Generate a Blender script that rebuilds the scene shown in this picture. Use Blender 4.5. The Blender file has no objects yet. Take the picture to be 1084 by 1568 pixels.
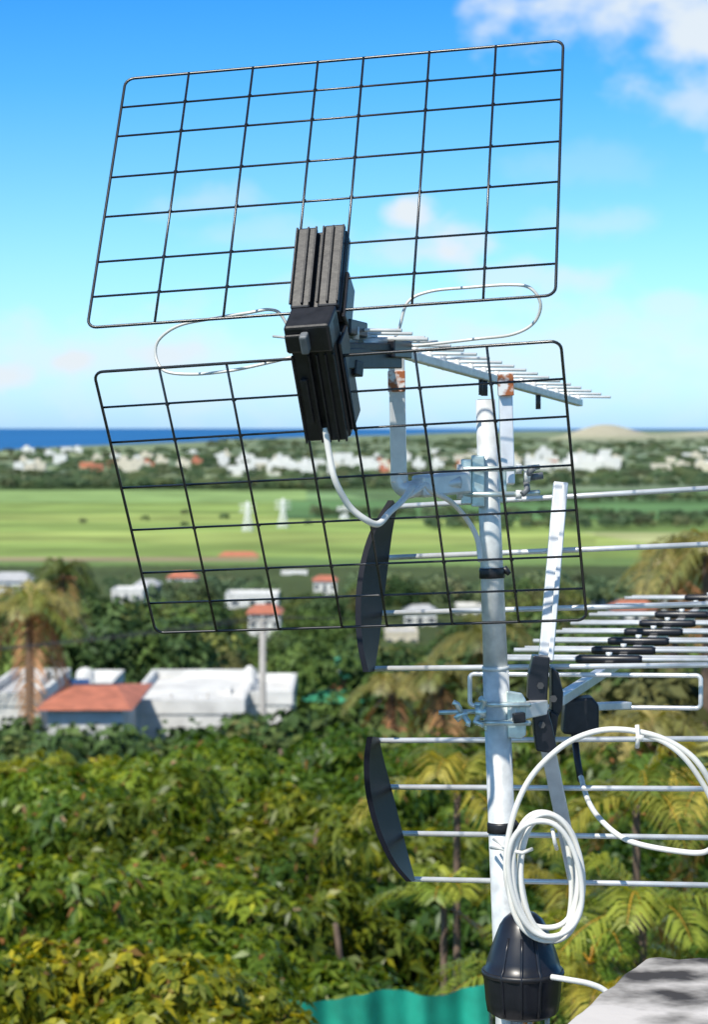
import bpy, math, random
import numpy as np
from mathutils import Vector
random.seed(7); rng=np.random.default_rng(7)
ZC=48.0; F=3702.0
def W(px,py,D): return Vector(((px-542)/F*D, D, ZC-(py-655)/F*D))
sc=bpy.context.scene
# ------------------------------------------------------------ helpers
def link(o,parent=None):
    sc.collection.objects.link(o)
    if parent: o.parent=parent
    return o
def empty(name):
    e=bpy.data.objects.new(name,None); e.empty_display_size=.1
    return link(e)
def npmesh(name,V,Q,cols=None,k=4,smooth=False):
    V=np.asarray(V,dtype=np.float32); Q=np.asarray(Q,dtype=np.int32)
    me=bpy.data.meshes.new(name)
    me.vertices.add(len(V)); me.vertices.foreach_set('co',V.ravel())
    me.loops.add(Q.size); me.loops.foreach_set('vertex_index',Q.ravel())
    me.polygons.add(len(Q)); me.polygons.foreach_set('loop_start',np.arange(0,Q.size,k,dtype=np.int32))
    me.update(calc_edges=True)
    if smooth: me.polygons.foreach_set('use_smooth',np.ones(len(Q),dtype=bool))
    if cols is not None:
        a=me.color_attributes.new('Col','FLOAT_COLOR','POINT')
        c=np.ones((len(V),4),dtype=np.float32); c[:,:3]=cols
        a.data.foreach_set('color',c.ravel())
    me.validate()
    return me
def meshobj(name,verts,faces,mat,parent=None,bevel=0,smooth=False):
    me=bpy.data.meshes.new(name); me.from_pydata([tuple(v) for v in verts],[],faces)
    me.materials.append(mat); me.update()
    import bmesh
    bm=bmesh.new(); bm.from_mesh(me); bmesh.ops.recalc_face_normals(bm,faces=bm.faces); bm.to_mesh(me); bm.free()
    if smooth:
        for p in me.polygons: p.use_smooth=True
    o=bpy.data.objects.new(name,me); link(o,parent)
    if bevel:
        m=o.modifiers.new('b','BEVEL'); m.width=bevel; m.segments=2; m.limit_method='ANGLE'
    return o
def smoothpts(P,k=8,closed=False):
    P=[Vector(p) for p in P]; n=len(P); out=[]
    rg=range(n) if closed else range(n-1)
    for i in rg:
        if closed: a,b,c,d=P[(i-1)%n],P[i],P[(i+1)%n],P[(i+2)%n]
        else: a,b,c,d=P[max(i-1,0)],P[i],P[i+1],P[min(i+2,n-1)]
        for j in range(k):
            t=j/k
            out.append(.5*((2*b)+(c-a)*t+(2*a-5*b+4*c-d)*t*t+(3*b-a-3*c+d)*t**3))
    if not closed: out.append(P[-1])
    return out
def tube_geo(P,r,n=8,closed=False):
    P=[Vector(p) for p in P]; N=len(P)
    R=r if isinstance(r,(list,tuple)) else [r]*N
    V=[];Fc=[]; t0=(P[1]-P[0]).normalized()
    up=Vector((0,0,1)) if abs(t0.z)<.9 else Vector((1,0,0))
    u=t0.cross(up).normalized()
    for i in range(N):
        if closed: t=(P[(i+1)%N]-P[i-1]).normalized()
        else: t=(P[min(i+1,N-1)]-P[max(i-1,0)]).normalized()
        u=(u-t*u.dot(t)).normalized(); v=t.cross(u)
        for j in range(n):
            a=2*math.pi*j/n; V.append(P[i]+(u*math.cos(a)+v*math.sin(a))*R[i])
    for i in range(N if closed else N-1):
        for j in range(n):
            Fc.append((i*n+j,i*n+(j+1)%n,((i+1)%N)*n+(j+1)%n,((i+1)%N)*n+j))
    if not closed:
        Fc.append(tuple(range(n))[::-1]); Fc.append(tuple((N-1)*n+j for j in range(n)))
    return V,Fc
def merge(geos):
    V=[];Fc=[]
    for v,f in geos:
        o=len(V); V+=list(v); Fc+=[tuple(i+o for i in q) for q in f]
    return V,Fc
def smoothflag(o,ang=40):
    for p in o.data.polygons: p.use_smooth = len(p.vertices)<=4
def tube(name,P,r,mat,parent=None,n=10,closed=False):
    V,Fc=tube_geo(P,r,n,closed); o=meshobj(name,V,Fc,mat,parent); smoothflag(o); return o
def tubes(name,lst,mat,parent=None,n=8):
    V,Fc=merge([tube_geo(P,r,n) for P,r in lst]); o=meshobj(name,V,Fc,mat,parent); smoothflag(o); return o
HEXF=[(0,1,2,3),(4,7,6,5),(0,4,5,1),(1,5,6,2),(2,6,7,3),(3,7,4,0)]
def hexa(name,front,back,mat,parent=None,bevel=.002):
    return meshobj(name,list(front)+list(back),HEXF,mat,parent,bevel)
def beam_geo(p0,p1,w,h,side):
    p0=Vector(p0);p1=Vector(p1); t=(p1-p0).normalized(); s=Vector(side); s=(s-t*s.dot(t)).normalized(); u=t.cross(s)
    c=[(-1,-1),(1,-1),(1,1),(-1,1)]
    return [p+s*a*w/2+u*b*h/2 for p in (p0,p1) for a,b in c],HEXF
def beam(name,p0,p1,w,h,side,mat,parent=None,bevel=.002):
    V,Fc=beam_geo(p0,p1,w,h,side); return meshobj(name,V,Fc,mat,parent,bevel)
def boxgeo(x0,x1,y0,y1,z0,z1):
    return [(x0,y0,z0),(x1,y0,z0),(x1,y0,z1),(x0,y0,z1),(x0,y1,z0),(x1,y1,z0),(x1,y1,z1),(x0,y1,z1)],HEXF
def box(name,x0,x1,y0,y1,z0,z1,mat,parent=None,bevel=0):
    V,Fc=boxgeo(x0,x1,y0,y1,z0,z1); return meshobj(name,V,Fc,mat,parent,bevel)
# ------------------------------------------------------------ materials
def newmat(name):
    m=bpy.data.materials.new(name); m.use_nodes=True
    return m,m.node_tree,m.node_tree.nodes['Principled BSDF']
def mat(name,c,rough=.5,metal=0,ns=30,amt=.25,bump=0,c2=None,spec=.5,thr=None,mid=None):
    m,nt,b=newmat(name); N=nt.nodes; L=nt.links
    tc=N.new('ShaderNodeTexCoord'); no=N.new('ShaderNodeTexNoise'); no.inputs['Scale'].default_value=ns; no.inputs['Detail'].default_value=6
    L.new(tc.outputs['Object'],no.inputs['Vector'])
    r=N.new('ShaderNodeValToRGB'); L.new(no.outputs['Fac'],r.inputs['Fac'])
    lo=c2 if c2 else tuple(x*(1-amt) for x in c); hi=tuple(min(1,x*(1+amt*.5)) for x in c)
    a,z=thr if thr else (.3,.7)
    r.color_ramp.elements[0].position=a; r.color_ramp.elements[1].position=z
    r.color_ramp.elements[0].color=(*lo,1); r.color_ramp.elements[1].color=(*hi,1)
    if mid:
        q=r.color_ramp.elements.new(mid[0]); q.color=(*mid[1],1)
    L.new(r.outputs['Color'],b.inputs['Base Color'])
    b.inputs['Roughness'].default_value=rough; b.inputs['Metallic'].default_value=metal
    b.inputs['Specular IOR Level'].default_value=spec
    if bump:
        bp=N.new('ShaderNodeBump'); bp.inputs['Strength'].default_value=bump; bp.inputs['Distance'].default_value=.01
        L.new(no.outputs['Fac'],bp.inputs['Height']); L.new(bp.outputs['Normal'],b.inputs['Normal'])
    return m
def leafmat(name,rough=.45,trans=.35,spec=.5):
    m,nt,b=newmat(name); N=nt.nodes; L=nt.links
    at=N.new('ShaderNodeAttribute'); at.attribute_name='Col'
    oi=N.new('ShaderNodeObjectInfo'); hs=N.new('ShaderNodeHueSaturation')
    mr=N.new('ShaderNodeMapRange'); mr.inputs['To Min'].default_value=.65; mr.inputs['To Max'].default_value=1.3
    mh=N.new('ShaderNodeMapRange'); mh.inputs['To Min'].default_value=.515; mh.inputs['To Max'].default_value=.48
    L.new(oi.outputs['Random'],mr.inputs['Value']); L.new(oi.outputs['Random'],mh.inputs['Value'])
    L.new(at.outputs['Color'],hs.inputs['Color']); L.new(mr.outputs[0],hs.inputs['Value']); L.new(mh.outputs[0],hs.inputs['Hue'])
    L.new(hs.outputs['Color'],b.inputs['Base Color']); b.inputs['Roughness'].default_value=rough; b.inputs['Specular IOR Level'].default_value=spec
    if trans>0:
        t=N.new('ShaderNodeBsdfTranslucent'); g=N.new('ShaderNodeMixRGB'); g.blend_type='MULTIPLY'; g.inputs[0].default_value=1; g.inputs[2].default_value=(1.7,1.6,.5,1)
        L.new(hs.outputs['Color'],g.inputs[1]); L.new(g.outputs[0],t.inputs['Color'])
        mx=N.new('ShaderNodeMixShader'); mx.inputs[0].default_value=trans
        L.new(b.outputs[0],mx.inputs[1]); L.new(t.outputs[0],mx.inputs[2]); L.new(mx.outputs[0],N['Material Output'].inputs['Surface'])
    return m
M_grid=mat('black_wire',(.016,.016,.018),.27,0,80,.3,spec=.7)
M_blk=mat('black_plastic',(.018,.018,.021),.42,0,60,.4,.05)
M_blk2=mat('black_plastic_shiny',(.014,.015,.021),.33,0,25,.4)
M_crs=mat('dark_plastic_matte',(.010,.011,.018),.5,0,25,.4,spec=.3)
M_galv=mat('galvanised_steel',(.76,.77,.75),.42,.15,45,.26,.08)
M_galvb=mat('zinc_plated',(.60,.70,.68),.32,.6,60,.3,.05)
M_alu=mat('aluminium',(.80,.80,.79),.38,.4,30,.2,.03)
M_white=mat('white_cable',(.80,.78,.72),.45,0,20,.12)
M_loop=mat('loop_wire_white',(.72,.71,.66),.4,.2,8,.08)
M_whitep=mat('pale_aluminium',(.82,.82,.79),.4,.15,40,.15)
M_rust=mat('rust',(.74,.74,.72),.6,.2,70,.1,c2=(.38,.12,.04),thr=(.46,.60))
M_gray=mat('grey_plastic',(.17,.18,.19),.5,0,60,.2)
M_conc=mat('mouldy_white_paint',(.60,.56,.53),.9,0,8,.12,.6,c2=(.04,.035,.033),thr=(.38,.60),mid=(.48,(.30,.28,.26)))
M_wallw=mat('white_wall',(.76,.75,.72),.8,0,1.2,.25)
M_wallc=mat('cream_wall',(.66,.60,.48),.8,0,1.2,.2)
M_wallg=mat('grey_wall',(.48,.49,.49),.8,0,1.2,.2)
M_redroof=mat('red_roof',(.56,.19,.11),.7,0,2,.4)
M_roofg=mat('grey_roof',(.52,.52,.53),.7,0,1.2,.25)
M_glass=mat('window_dark',(.09,.11,.13),.15,0,3,.3)
M_bark=mat('bark',(.16,.11,.08),.9,0,8,.4,.5)
M_pole=mat('concrete_pole',(.42,.40,.37),.8,0,6,.2)
M_dkmetal=mat('dark_wire',(.05,.05,.05),.5,0,6,.2)
M_net=mat('green_shade_net',(.01,.36,.26),.7,0,5,.35,.3)
M_green=mat('green_dome_paint',(.07,.38,.22),.5,0,5,.2)
M_pyl=mat('pylon_steel',(.80,.81,.80),.6,0,5,.2)
M_leaf=leafmat('mango_leaves',.42,.33,.4)
M_leaf2=leafmat('tree_leaves',.65,0,.25)
M_palm=leafmat('palm_leaves',.42,.3,.4)
# ------------------------------------------------------------ camera, world, sun
cam=bpy.data.cameras.new('camera'); co=bpy.data.objects.new('camera',cam); link(co); sc.camera=co
co.location=(0,0,ZC); co.rotation_euler=(math.radians(90),0,0)
cam.sensor_fit='VERTICAL'; cam.sensor_height=36; cam.sensor_width=36*1084/1568; cam.lens=85; cam.shift_y=-129/1568
cam.clip_start=.05; cam.clip_end=200000
cam.dof.use_dof=True; cam.dof.focus_distance=3.72; cam.dof.aperture_fstop=10
sc.view_settings.view_transform='Standard'; sc.view_settings.look='None'; sc.view_settings.exposure=0
el=math.radians(50); az=math.atan2(-.42,-.70)
S=Vector((math.sin(az)*math.cos(el),math.cos(az)*math.cos(el),math.sin(el)))
sun=bpy.data.lights.new('sun','SUN'); sun.energy=5.0; sun.angle=math.radians(.5); sun.color=(1,.95,.85)
so=bpy.data.objects.new('sun',sun); link(so); so.rotation_euler=S.to_track_quat('Z','Y').to_euler()
wd=bpy.data.worlds.new('World'); sc.world=wd; wd.use_nodes=True
nt=wd.node_tree; N=nt.nodes; L=nt.links; bg=N['Background']; bg.inputs['Strength'].default_value=.15
sky=N.new('ShaderNodeTexSky'); sky.sky_type='NISHITA'; sky.sun_disc=False; sky.sun_elevation=el; sky.sun_rotation=az%(2*math.pi)
sky.air_density=1.0; sky.dust_density=.6; sky.ozone_density=2.0; sky.altitude=50
tc=N.new('ShaderNodeTexCoord'); sep=N.new('ShaderNodeSeparateXYZ'); L.new(tc.outputs['Generated'],sep.inputs[0])
rp=N.new('ShaderNodeValToRGB'); L.new(sep.outputs['Z'],rp.inputs['Fac'])
e=rp.color_ramp.elements; e[0].position=0; e[0].color=(.70,1.10,1.85,1); e[1].position=.6; e[1].color=(.55,.66,.70,1)
for p_,c_ in ((.03,(.66,1.06,1.6)),(.065,(.52,.94,1.38)),(.105,(.36,.80,1.22)),(.14,(.22,.70,1.16)),(.18,(.13,.60,1.10)),(.28,(.30,.60,.88))):
    q=e.new(p_); q.color=(*c_,1)
mul=N.new('ShaderNodeMixRGB'); mul.blend_type='MULTIPLY'; mul.inputs[0].default_value=1
L.new(sky.outputs[0],mul.inputs[1]); L.new(rp.outputs[0],mul.inputs[2])
no=N.new('ShaderNodeTexNoise'); no.inputs['Scale'].default_value=36; no.inputs['Detail'].default_value=7; no.inputs['Roughness'].default_value=.52
mp=N.new('ShaderNodeMapping'); mp.inputs['Scale'].default_value=(1,1,1.5); L.new(tc.outputs['Generated'],mp.inputs[0]); L.new(mp.outputs[0],no.inputs['Vector'])
def mth(op,a,b=None):
    n=N.new('ShaderNodeMath'); n.operation=op
    for i,v in enumerate((a,b)):
        if v is None: continue
        if isinstance(v,(int,float)): n.inputs[i].default_value=v
        else: L.new(v,n.inputs[i])
    return n.outputs[0]
blobs=[(1010,-30,270,105,1),(1100,40,130,150,.95),(1070,160,80,45,.65),(628,320,38,30,1),(690,385,72,42,1),(610,385,80,30,.5),
(885,425,80,30,.6),(760,420,130,28,.55),(900,345,90,30,.35),(310,310,90,26,.35),(112,552,42,27,1),(255,545,80,32,.9),(15,575,60,32,.95),
(150,540,340,66,.55),(800,520,440,80,.55),(500,590,700,60,.35),(1020,470,70,30,.5),(420,360,120,30,.28),(900,250,120,40,.15),(560,470,260,44,.38)]
acc=None
for px,py,rx,ry,s in blobs:
    d=Vector(((px-542)/F,1,(655-py)/F)).normalized()
    sb=N.new('ShaderNodeVectorMath'); sb.operation='SUBTRACT'; L.new(tc.outputs['Generated'],sb.inputs[0]); sb.inputs[1].default_value=d
    ml=N.new('ShaderNodeVectorMath'); ml.operation='MULTIPLY'; L.new(sb.outputs[0],ml.inputs[0]); ml.inputs[1].default_value=(F/rx,1.0,F/ry)
    ln=N.new('ShaderNodeVectorMath'); ln.operation='LENGTH'; L.new(ml.outputs[0],ln.inputs[0])
    a=mth('ADD',ln.outputs['Value'],mth('MULTIPLY',mth('SUBTRACT',no.outputs['Fac'],.5),-2.6))
    mr=N.new('ShaderNodeMapRange'); mr.interpolation_type='SMOOTHSTEP'; L.new(a,mr.inputs['Value'])
    mr.inputs['From Min'].default_value=1.25; mr.inputs['From Max'].default_value=.1; mr.inputs['To Max'].default_value=s
    acc=mr.outputs[0] if acc is None else mth('MAXIMUM',acc,mr.outputs[0])
cl=N.new('ShaderNodeMixRGB'); L.new(acc,cl.inputs[0]); L.new(mul.outputs[0],cl.inputs[1]); cl.inputs[2].default_value=(5.4,5.9,6.3,1)
L.new(cl.outputs[0],bg.inputs['Color'])
# ------------------------------------------------------------ terrain
DP=[-60,0,30,60,90,150,300,500,800,1500,5000,40000]; ZP=[-6,-7,-8,-12,-15,-19,-28,-36,-42,-45,-46.3,-46.5]
def gz(x,D): 
    return ZC+np.interp(D,DP,ZP)
def coast(u):
    return np.interp(u,[-.6,-.146,-.065,.02,.09,.15],[3800,5000,8000,16000,40000,60000])
Ds=np.concatenate([np.linspace(-60,10,12),np.geomspace(12,38000,640)])
us=np.concatenate([np.linspace(-1.6,-.2,24),np.linspace(-.19,.19,260),np.linspace(.2,1.6,24)])
DD,UU=np.meshgrid(Ds,us,indexing='ij')
XX=UU*(DD+60)
ZZ=gz(XX,DD)
ub=XX/np.maximum(DD,1)
sea=DD>coast(ub)
ZZ=np.where(sea,ZC-60,ZZ)
hill=58*np.exp(-((ub-.104)/.016)**2-((DD-9500)/1500)**2)+30*np.exp(-((ub-.16)/.04)**2-((DD-12000)/2500)**2)
ZZ=ZZ+np.where(sea,0,hill)+np.where(DD<700,rng.normal(0,.15,DD.shape),0)
def h2(i,j,k=0):
    v=np.sin(i*127.1+j*311.7+k*74.7)*43758.5453; return v-np.floor(v)
def lerp(a,b,t): return a+(b-a)*t[...,None]
sk=XX*.25
pi=np.floor((XX+.15*DD)/240); pj=np.floor((DD+sk*.3)/110)
r1=h2(pi,pj); r2=h2(pi,pj,3); r3=h2(np.floor((XX-.1*DD)/700),np.floor((DD+XX*.05)/45),9)
pal=np.array([(.34,.42,.12),(.27,.37,.10),(.40,.46,.16),(.18,.27,.08),(.33,.42,.13),(.42,.44,.20),(.17,.26,.08),(.38,.33,.18)])
C=pal[(r1*7.5).astype(int)]
C=np.where((DD<1750)[...,None],C*(.78+.42*r3[...,None]),C)
far=np.array((.15,.20,.12)); 
C=np.where((DD>1750)[...,None], far*(0.7+.7*r2[...,None]), C)
C=np.where(((DD>1750)&(DD<2000)&(ub<.02))[...,None], np.array((.08,.13,.05)),C)
C=np.where(((DD>2000)&(r1>.76))[...,None], np.array((.32,.37,.20)),C)
C=np.where(((DD>1450)&(DD<1750)&(ub<.0))[...,None], np.array((.26,.38,.13)),C)
C=np.where(((DD>1150)&(DD<1500)&(ub>-.03))[...,None], np.array((.10,.19,.07))*(.8+.6*r2[...,None]),C)
C=np.where(((DD>1500)&(ub>-.02)&(DD<1750))[...,None], np.array((.15,.24,.10))*(.8+.6*r2[...,None]),C)
C=np.where(((DD>740)&(DD<780)&(ub<-.04))[...,None], np.array((.33,.27,.16)),C)
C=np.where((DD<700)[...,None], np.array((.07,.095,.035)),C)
hm=np.clip(hill/25,0,1); C=lerp(C,np.array((.50,.46,.33)),hm)
C=np.where((sea)[...,None],np.array((.3,.3,.2)),C)
nr,nc=DD.shape
idx=np.arange(nr*nc).reshape(nr,nc)
Q=np.stack([idx[:-1,:-1],idx[:-1,1:],idx[1:,1:],idx[1:,:-1]],-1).reshape(-1,4)
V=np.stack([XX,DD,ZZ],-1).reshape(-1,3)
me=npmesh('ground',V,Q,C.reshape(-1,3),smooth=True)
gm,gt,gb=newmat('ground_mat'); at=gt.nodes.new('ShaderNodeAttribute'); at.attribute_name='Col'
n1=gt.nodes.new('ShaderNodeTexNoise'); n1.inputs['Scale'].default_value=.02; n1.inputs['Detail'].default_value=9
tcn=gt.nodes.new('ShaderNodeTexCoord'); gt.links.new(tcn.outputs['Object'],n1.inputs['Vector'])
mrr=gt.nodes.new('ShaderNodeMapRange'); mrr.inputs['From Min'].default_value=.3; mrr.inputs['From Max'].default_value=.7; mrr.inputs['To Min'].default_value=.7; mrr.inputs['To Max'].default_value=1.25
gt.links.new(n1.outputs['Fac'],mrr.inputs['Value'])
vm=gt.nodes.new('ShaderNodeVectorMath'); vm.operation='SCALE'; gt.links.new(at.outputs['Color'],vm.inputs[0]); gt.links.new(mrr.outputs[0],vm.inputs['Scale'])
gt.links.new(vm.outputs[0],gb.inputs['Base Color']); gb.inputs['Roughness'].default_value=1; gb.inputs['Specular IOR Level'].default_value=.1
me.materials.append(gm); link(bpy.data.objects.new('ground',me))
sm=mat('sea_water',(.012,.13,.36),.45,0,.001,.25,spec=.25)
meshobj('sea',[(-60000,2500,ZC-48),(60000,2500,ZC-48),(90000,150000,ZC-48),(-90000,150000,ZC-48)],[(0,1,2,3)],sm)
# ------------------------------------------------------------ foliage generators
def norm(a): return a/np.maximum(np.linalg.norm(a,axis=-1,keepdims=True),1e-6)
def leaves(P,d,nrm,Lg,Wd,col,droop=.25):
    s=norm(np.cross(d,nrm)); n=len(P); Lg=np.asarray(Lg).reshape(-1,1)*np.ones((n,1)); Wd=np.asarray(Wd).reshape(-1,1)*np.ones((n,1))
    mid=P+d*Lg*.45; tip=P+d*Lg; tip[:,2]-=(Lg*droop)[:,0]
    V=np.stack([P,mid+s*Wd*.5,tip,mid-s*Wd*.5],1).reshape(-1,3)
    Q=np.arange(4*n).reshape(n,4)
    return V,Q,np.repeat(col,4,axis=0)
def cat(gs):
    o=0;Vs=[];Qs=[];Cs=[]
    for v,q,c in gs:
        Vs.append(v);Qs.append(q+o);Cs.append(c);o+=len(v)
    return np.concatenate(Vs),np.concatenate(Qs),np.concatenate(Cs)
def rosette_crown(ncl,rad,hgt,clr,nros,nl,ll,lw,palA,palB,young=.12):
    gs=[]
    th=rng.uniform(0,2*np.pi,ncl); cz=rng.uniform(-.35,1,ncl); rr=rng.uniform(.55,1,ncl)**.6
    cc=np.stack([np.cos(th)*np.sqrt(1-cz**2*.9)*rad*rr,np.sin(th)*np.sqrt(1-cz**2*.9)*rad*rr,cz*hgt*rr],1)
    for c in cc:
        r=clr*rng.uniform(.6,1.25); k=int(nros*rng.uniform(.6,1.2))
        nn=norm(rng.normal(size=(k,3))+np.array((0,0,.45))); p=c+nn*r*rng.uniform(.55,1.08,(k,1))*np.array((1,1,.75))
        tone=rng.uniform(0,1)**1.4
        for j in range(nl):
            a=2*np.pi*j/nl+rng.uniform(0,6,k)
            t1=norm(np.cross(nn,np.array((.3,.2,1.))+0*nn)); t2=np.cross(nn,t1)
            rad_=t1*np.cos(a)[:,None]+t2*np.sin(a)[:,None]
            d=norm(nn*rng.uniform(.1,.7,(k,1))+rad_*.9+np.array((0,0,-.35)))
            nm=norm(nn*.9-rad_*.3+rng.normal(0,.25,(k,3)))
            mixv=np.clip(tone*.65+rng.uniform(0,.5,(k,1)),0,1)
            col=palA*(1-mixv)+palB*mixv
            y=(rng.uniform(size=(k,1))<young); col=np.where(y,col*np.array((1.75,1.4,.9)),col)
            br=(rng.uniform(size=(k,1))<.02); col=np.where(br,np.array((.32,.16,.05)),col)
            gs.append(leaves(p,d,nm,ll*rng.uniform(.7,1.2,k),lw*rng.uniform(.8,1.2,k),col,.3))
    return cat(gs)
def limbs(h,rad,cz,n=7,r0=.16):
    g=[]
    g.append(tube_geo(smoothpts([(0,0,0),(.1*rad,.05*rad,h*.25),(-.03*rad,.08*rad,h*.5),(0.05,0,cz*1.0)],4),[r0*(1-.65*i/12) for i in range(13)],7))
    for i in range(n):
        a=i*2.4+random.random(); b=random.uniform(.3,.8)
        s=Vector((0,0,cz*random.uniform(.35,.8)))
        e_=Vector((math.cos(a)*rad*b,math.sin(a)*rad*b,cz+random.uniform(.0,.5)*rad))
        m=(s+e_)/2+Vector((0,0,-.1*rad))
        P=smoothpts([s,m,e_],4); g.append(tube_geo(P,[r0*.5*(1-.8*k/len(P)) for k in range(len(P))],5))
    return merge(g)
def place_tree(name,x,D,data,trunk,crown_z,scale=1,rot=0):
    e_=empty(name); e_.location=(x,D,float(gz(x,D))); e_.scale=(scale,)*3; e_.rotation_euler=(0,0,rot)
    o=bpy.data.objects.new('trunk',trunk); link(o,e_)
    o=bpy.data.objects.new('crown',data); link(o,e_); o.location=(0,0,crown_z)
    return e_
A=np.array
def mk_trunk(h,rad,cz,**k):
    v,f=limbs(h,rad,cz,**k); o=bpy.data.meshes.new('trunk'); o.from_pydata([tuple(x) for x in v],[],f); o.materials.append(M_bark)
    for p in o.polygons: p.use_smooth=True
    return o
mango=[]
for i in range(4):
    pa,pb=[(A((.055,.125,.016)),A((.24,.33,.032))),(A((.050,.12,.018)),A((.18,.28,.032))),(A((.065,.125,.016)),A((.30,.33,.034))),(A((.035,.085,.018)),A((.11,.20,.03)))][i]
    V,Q,Cc=rosette_crown(88,2.6,1.9,.50,80,7,.14,.044,pa,pb,.15)
    m=npmesh('mango_crown',V,Q,Cc); m.materials.append(M_leaf); mango.append(m)
tr=mk_trunk(4,2.6,3.6)
spots=[(-2.6,18.2,2.62,0),(-.9,20,2.50,2),(-4.0,22,2.65,1),(.25,18.2,2.95,3),(-1.8,24,2.80,0),(-.2,26,2.85,1),(-3.9,27.5,3.15,2),(-5.8,26,3.0,0),(-1.3,15.9,3.0,0),(-3.3,15.9,3.05,2),(1.5,22,3.25,3),(2.9,19.5,3.5,3),(.9,15.8,3.5,1),(2.3,26,2.9,3),(4.6,24,3.1,3),(2.6,15.5,3.6,3)]
for i,(x,D,top,mi) in enumerate(spots):
    g=float(gz(x,D))-ZC; H=-g-top
    s=min(1.0,H/5.4)
    place_tree('mango_tree',x,D,mango[mi],tr,H/s-2.45,s,random.uniform(0,6))
def blob_crown(ncl,rad,hgt,clr,nl,ls,palA,palB):
    gs=[]
    th=rng.uniform(0,2*np.pi,ncl); cz=rng.uniform(-.5,1,ncl); rr=rng.uniform(.3,1,ncl)**.5
    cc=np.stack([np.cos(th)*np.sqrt(1-cz**2*.85)*rad*rr,np.sin(th)*np.sqrt(1-cz**2*.85)*rad*rr,cz*hgt*rr],1)
    for c in cc:
        r=clr*rng.uniform(.6,1.3); k=int(nl*rng.uniform(.7,1.2)); tone=rng.uniform(0,1)
        nn=norm(rng.normal(size=(k,3))+A((0,0,.3))); p=c+nn*r*rng.uniform(.5,1.1,(k,1))*A((1,1,.75))
        d=norm(np.cross(nn,rng.normal(size=(k,3)))+A((0,0,-.2))); nm=norm(nn+rng.normal(0,.5,(k,3)))
        m_=np.clip(tone*.7+rng.uniform(0,.4,(k,1)),0,1)
        gs.append(leaves(p,d,nm,ls*rng.uniform(.7,1.3,k),ls*.55,palA*(1-m_)+palB*m_,.1))
    return cat(gs)
protos=[];haze_protos=[]
for i in range(5):
    pa,pb=[(A((.045,.092,.02)),A((.11,.18,.035))),(A((.04,.08,.024)),A((.085,.145,.037))),(A((.065,.098,.025)),A((.17,.20,.045))),(A((.042,.085,.028)),A((.08,.14,.045))),(A((.08,.095,.032)),A((.18,.17,.055)))][i]
    V,Q,Cc=blob_crown(42,random.uniform(3,4),random.uniform(2.3,3.3),1.15,72,.5,pa,pb)
    m=npmesh('tree_crown',V,Q,Cc); m.materials.append(M_leaf2); protos.append(m)
    V,Q,Cc=blob_crown(26,3.6,2.6,1.5,36,1.0,pa*.7+A((.045,.07,.045)),pb*.7+A((.06,.085,.06)))  # distant crowns: aerial haze painted into the leaf colours as a pale offset
    m=npmesh('far_tree_crown',V,Q,Cc); m.materials.append(M_leaf2); haze_protos.append(m)
tr2=mk_trunk(5,3,4.3,r0=.25)
def visible_x(D): return .16*D+5
mass=empty('tree_belt')
KEEP=[(165,240,440,918),(345,430,400,928),(-30,48,440,908),(366,436,300,968),(612,676,380,958),(900,1100,420,950),(290,410,790,880),(425,475,660,898),(225,285,830,886),
      (488,546,105,1078),(300,455,79,1096),(200,300,79,1100),(60,205,73,1118),(-30,60,78,1092),(585,645,330,985),(100,170,92,1070),(370,400,83,1060),(695,745,430,945),(480,520,520,905)]
def inst(parent,x,D,s,zs=1.0,low=0,far=False):
    z=float(gz(x,D)); k=random.randrange(5); px=542+x/D*F
    if D<1000:
        ylim=872+random.random()*20
        mg=2.9*s/D*F
        for a,b,dm,yb in KEEP:
            if D<dm and a-mg<px<b+mg: ylim=max(ylim,yb)
        zl=ZC-(ylim-655)/F*D
        s2=(zl-z)/((8.0-low)*zs)
        if s2<s: s=s2*random.uniform(.9,1)
        if s<.22: return
    o=bpy.data.objects.new('tree_crown',(haze_protos if (far or D>420) else protos)[k]); link(o,parent); o.location=(x,D,z+(4.6-low)*s*zs); o.scale=(s,s,s*zs); o.rotation_euler=(0,0,random.uniform(0,6.28))
    if D<160:
        t=bpy.data.objects.new('tree_trunk',tr2); link(t,parent); t.location=(x,D,z); t.scale=(s,s,s*zs)
for D0,D1,n in [(100,160,100),(160,260,130),(260,420,150),(420,700,240)]:
    for i in range(n):
        D=random.uniform(D0,D1); x=random.uniform(-1,1)*visible_x(D)
        if D>600 and random.random()<.25: continue
        inst(mass,x,D,random.uniform(.75,1.15))
near=empty('shrub_mass')
for i in range(40):
    D=random.uniform(30,48); x=random.uniform(-.17*D-3,.02*D); inst(near,x,D,random.uniform(.38,.55),1,1.2)
for i in range(75):
    D=random.uniform(48,71); x=random.uniform(-.16*D-1,-.02*D); inst(near,x,D,random.uniform(.62,.9),1,.6)
for i in range(60):
    D=random.uniform(34,100); x=random.uniform(.012*D+ (1.5 if D>60 else 0),.17*D+5); inst(near,x,D,random.uniform(.6,.8)*(1 if D<60 else 1.1))
farm=empty('distant_treeline')
def line(x0,d0,x1,d1,n,s=.9,jit=25):
    for i in range(n):
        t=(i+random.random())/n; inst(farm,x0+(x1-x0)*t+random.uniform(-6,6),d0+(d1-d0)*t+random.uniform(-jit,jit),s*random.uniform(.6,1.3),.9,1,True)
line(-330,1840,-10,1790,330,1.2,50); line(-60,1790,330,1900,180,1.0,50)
line(-20,1180,190,1120,70,.8,25); line(30,1020,180,1060,55,.8,20); line(60,1440,260,1500,80,.9,40)
line(-140,820,-20,800,50,.6,15); line(0,800,150,830,60,.7,15)
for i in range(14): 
    D=random.uniform(900,1300); inst(farm,random.uniform(-.15,.15)*D,D,random.uniform(.4,.8),.8,1,True)
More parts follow.
